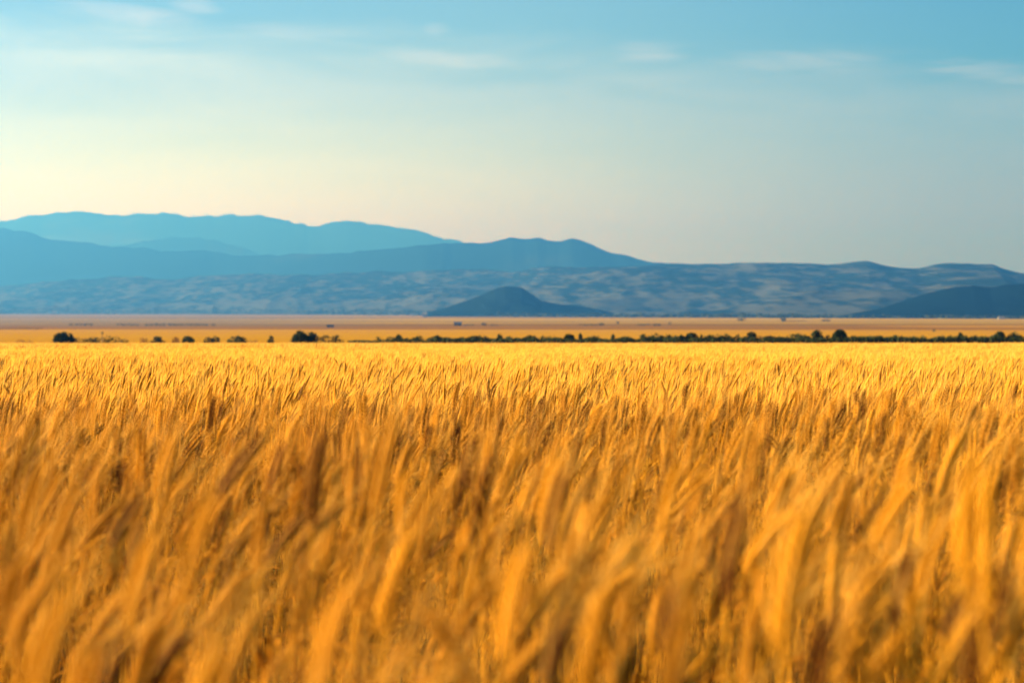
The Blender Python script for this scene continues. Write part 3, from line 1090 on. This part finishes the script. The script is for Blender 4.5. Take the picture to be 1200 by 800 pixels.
ci.inputs[0].default_value = src
ci.inputs['Separate Children'].default_value = True
ci.inputs['Reset Children'].default_value = True
ip = gt.nodes.new('GeometryNodeInstanceOnPoints')
ip.inputs['Pick Instance'].default_value = True


def named(nm, typ):
    nd = gt.nodes.new('GeometryNodeInputNamedAttribute')
    nd.data_type = typ
    nd.inputs[0].default_value = nm
    return [s for s in nd.outputs if s.enabled][0]


er = gt.nodes.new('FunctionNodeEulerToRotation')
gt.links.new(named('rot', 'FLOAT_VECTOR'), er.inputs[0])
gt.links.new(gi.outputs[0], ip.inputs['Points'])
gt.links.new(ci.outputs[0], ip.inputs['Instance'])
gt.links.new(named('idx', 'INT'), ip.inputs['Instance Index'])
gt.links.new(er.outputs[0], ip.inputs['Rotation'])
gt.links.new(named('scl', 'FLOAT'), ip.inputs['Scale'])
gt.links.new(ip.outputs[0], go.inputs[0])
md = wheat.modifiers.new('field', 'NODES')
md.node_group = gt

# the nearest stalks, one object each
STALK_LABEL = 'ripe golden bearded wheat stalk out of focus at the near edge of the field'
STALK_GROUP = 'wheat stalks at the near edge of the field'


def stalk_thing(seed, **kw):
    S, Lf, E, A = make_stalk(seed, 0, **kw)
    root = empty('wheat_stalk', (0, 0, 0))
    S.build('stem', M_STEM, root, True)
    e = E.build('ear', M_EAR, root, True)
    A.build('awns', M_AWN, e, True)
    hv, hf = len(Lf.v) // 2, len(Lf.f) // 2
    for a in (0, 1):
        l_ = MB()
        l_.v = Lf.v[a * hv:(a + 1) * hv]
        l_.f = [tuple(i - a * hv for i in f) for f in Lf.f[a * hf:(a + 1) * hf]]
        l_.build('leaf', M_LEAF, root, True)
    tag(root, STALK_LABEL, 'wheat', STALK_GROUP)
    return root


# stalks that stand out: ear tip pixel, distance, size, lean, turn, label
STAND = [
    (1128, 482, 1.45, 1.5, -.28, 0.1, 'tall blurred orange ear rising highest near the right edge of the wheat'),
    (955, 520, 1.40, 1.5, -.16, 0.2, 'broad pale blurred ear standing upright right of centre, very close'),
    (1035, 600, 1.45, 1.5, -.18, 0.0, 'wide dark brown blurred ear between the pale upright one and the tall orange one'),
    (478, 530, 2.3, 1.22, -.10, 0.3, 'pale bright blurred ear standing straight left of centre'),
    (715, 675, 1.8, 1.6, .42, 0.1, 'strongly bent ear reaching up right in the bottom middle'),
    (655, 640, 1.9, 1.4, -.60, 0.2, 'stalk leaning left against the others, crossing the bent one at bottom middle'),
    (345, 560, 2.2, 1.22, .12, 0.0, 'big fan of blurred awns leaning right at the lower left'),
    (1090, 705, 1.8, 1.4, .30, 0.2, 'pale ear bent far to the right in the lower right'),
    (1185, 590, 2.4, 1.12, .10, -.2, 'golden ear leaning right at the right frame edge below the tall orange one'),
    (60, 560, 2.3, 1.15, -.05, 0.3, 'blurred ear upright near the left frame edge'),
    (210, 610, 2.2, 1.15, .10, 0.2, 'bright ear tilted right in the lower left, left of the awn fan'),
    (745, 560, 2.6, 1.12, .02, 0.1, 'slim ear standing slightly right of centre above the crossing stalk'),
]
protos = [stalk_thing(800 + k) for k in range(8)] + [stalk_thing(830 + k, awn=0.28, bend=0.10, lean=0.05) for k in range(3)]
tips = []
for t in protos:
    e = [c for c in t.children if c.name.startswith('ear')][0].children[0]
    v = np.array([p.co[:] for p in e.data.vertices])
    tips.append(v[np.argmax(v[:, 2])])
used = set()


def place(px, py, d, size, lean, turn, label, k):
    o = protos[k] if k not in used else copy_tree(protos[k])
    used.add(k)
    o.scale = (size,) * 3
    o.rotation_euler = (0.0, lean, turn)
    tip = Euler((0.0, lean, turn)).to_matrix() @ Vector(tips[k]) * size
    want = P(px, py, d)
    base = want - tip
    # keep the root on the ground: stretch the stalk to the height its ear needs
    g = float(gz(d))
    s = size * (want.z - g + .01) / max(tip.z, .1)
    o.scale = (s,) * 3
    tip = tip / size * s
    o.location = (want.x - tip.x, d - tip.y, g - .01)
    o['label'] = label
    if 'dark' not in label:
        for ch in o.children:
            ch.color = (1, 1, 1, 0)         # not one of the dark brown ears
    return o


for i, (px_, py_, d_, sz_, ln_, tn_, lab) in enumerate(STAND):
    place(px_, py_, d_, sz_, ln_, tn_, lab, {0: 8, 1: 9, 2: 10, 4: 9, 5: 8, 7: 10}.get(i, i % 8))
count = len(STAND)
rs = np.random.default_rng(404)
while count < 300:
    d_ = 1.9 + 1.6 * rs.random()
    x = (rs.random() - .5) * (0.56 * d_ + .25)
    if rs.random() > (0.56 * d_ + .25) / 2.2:
        continue
    k = int(rs.integers(0, 8))
    o = copy_tree(protos[k]) if k in used else protos[k]
    used.add(k)
    ln, hs = field_state(np.array([x]), np.array([d_]))
    o.location = (x, d_, float(gz(d_)) - .01)
    s = float(hs[0]) * (1 + rs.normal() * .09)
    o.scale = (s, s, s)
    o.rotation_euler = (rs.normal() * .05, float(ln[0]) + rs.normal() * .10, rs.normal() * .55 - .1)
    o['label'] = STALK_LABEL
    count += 1
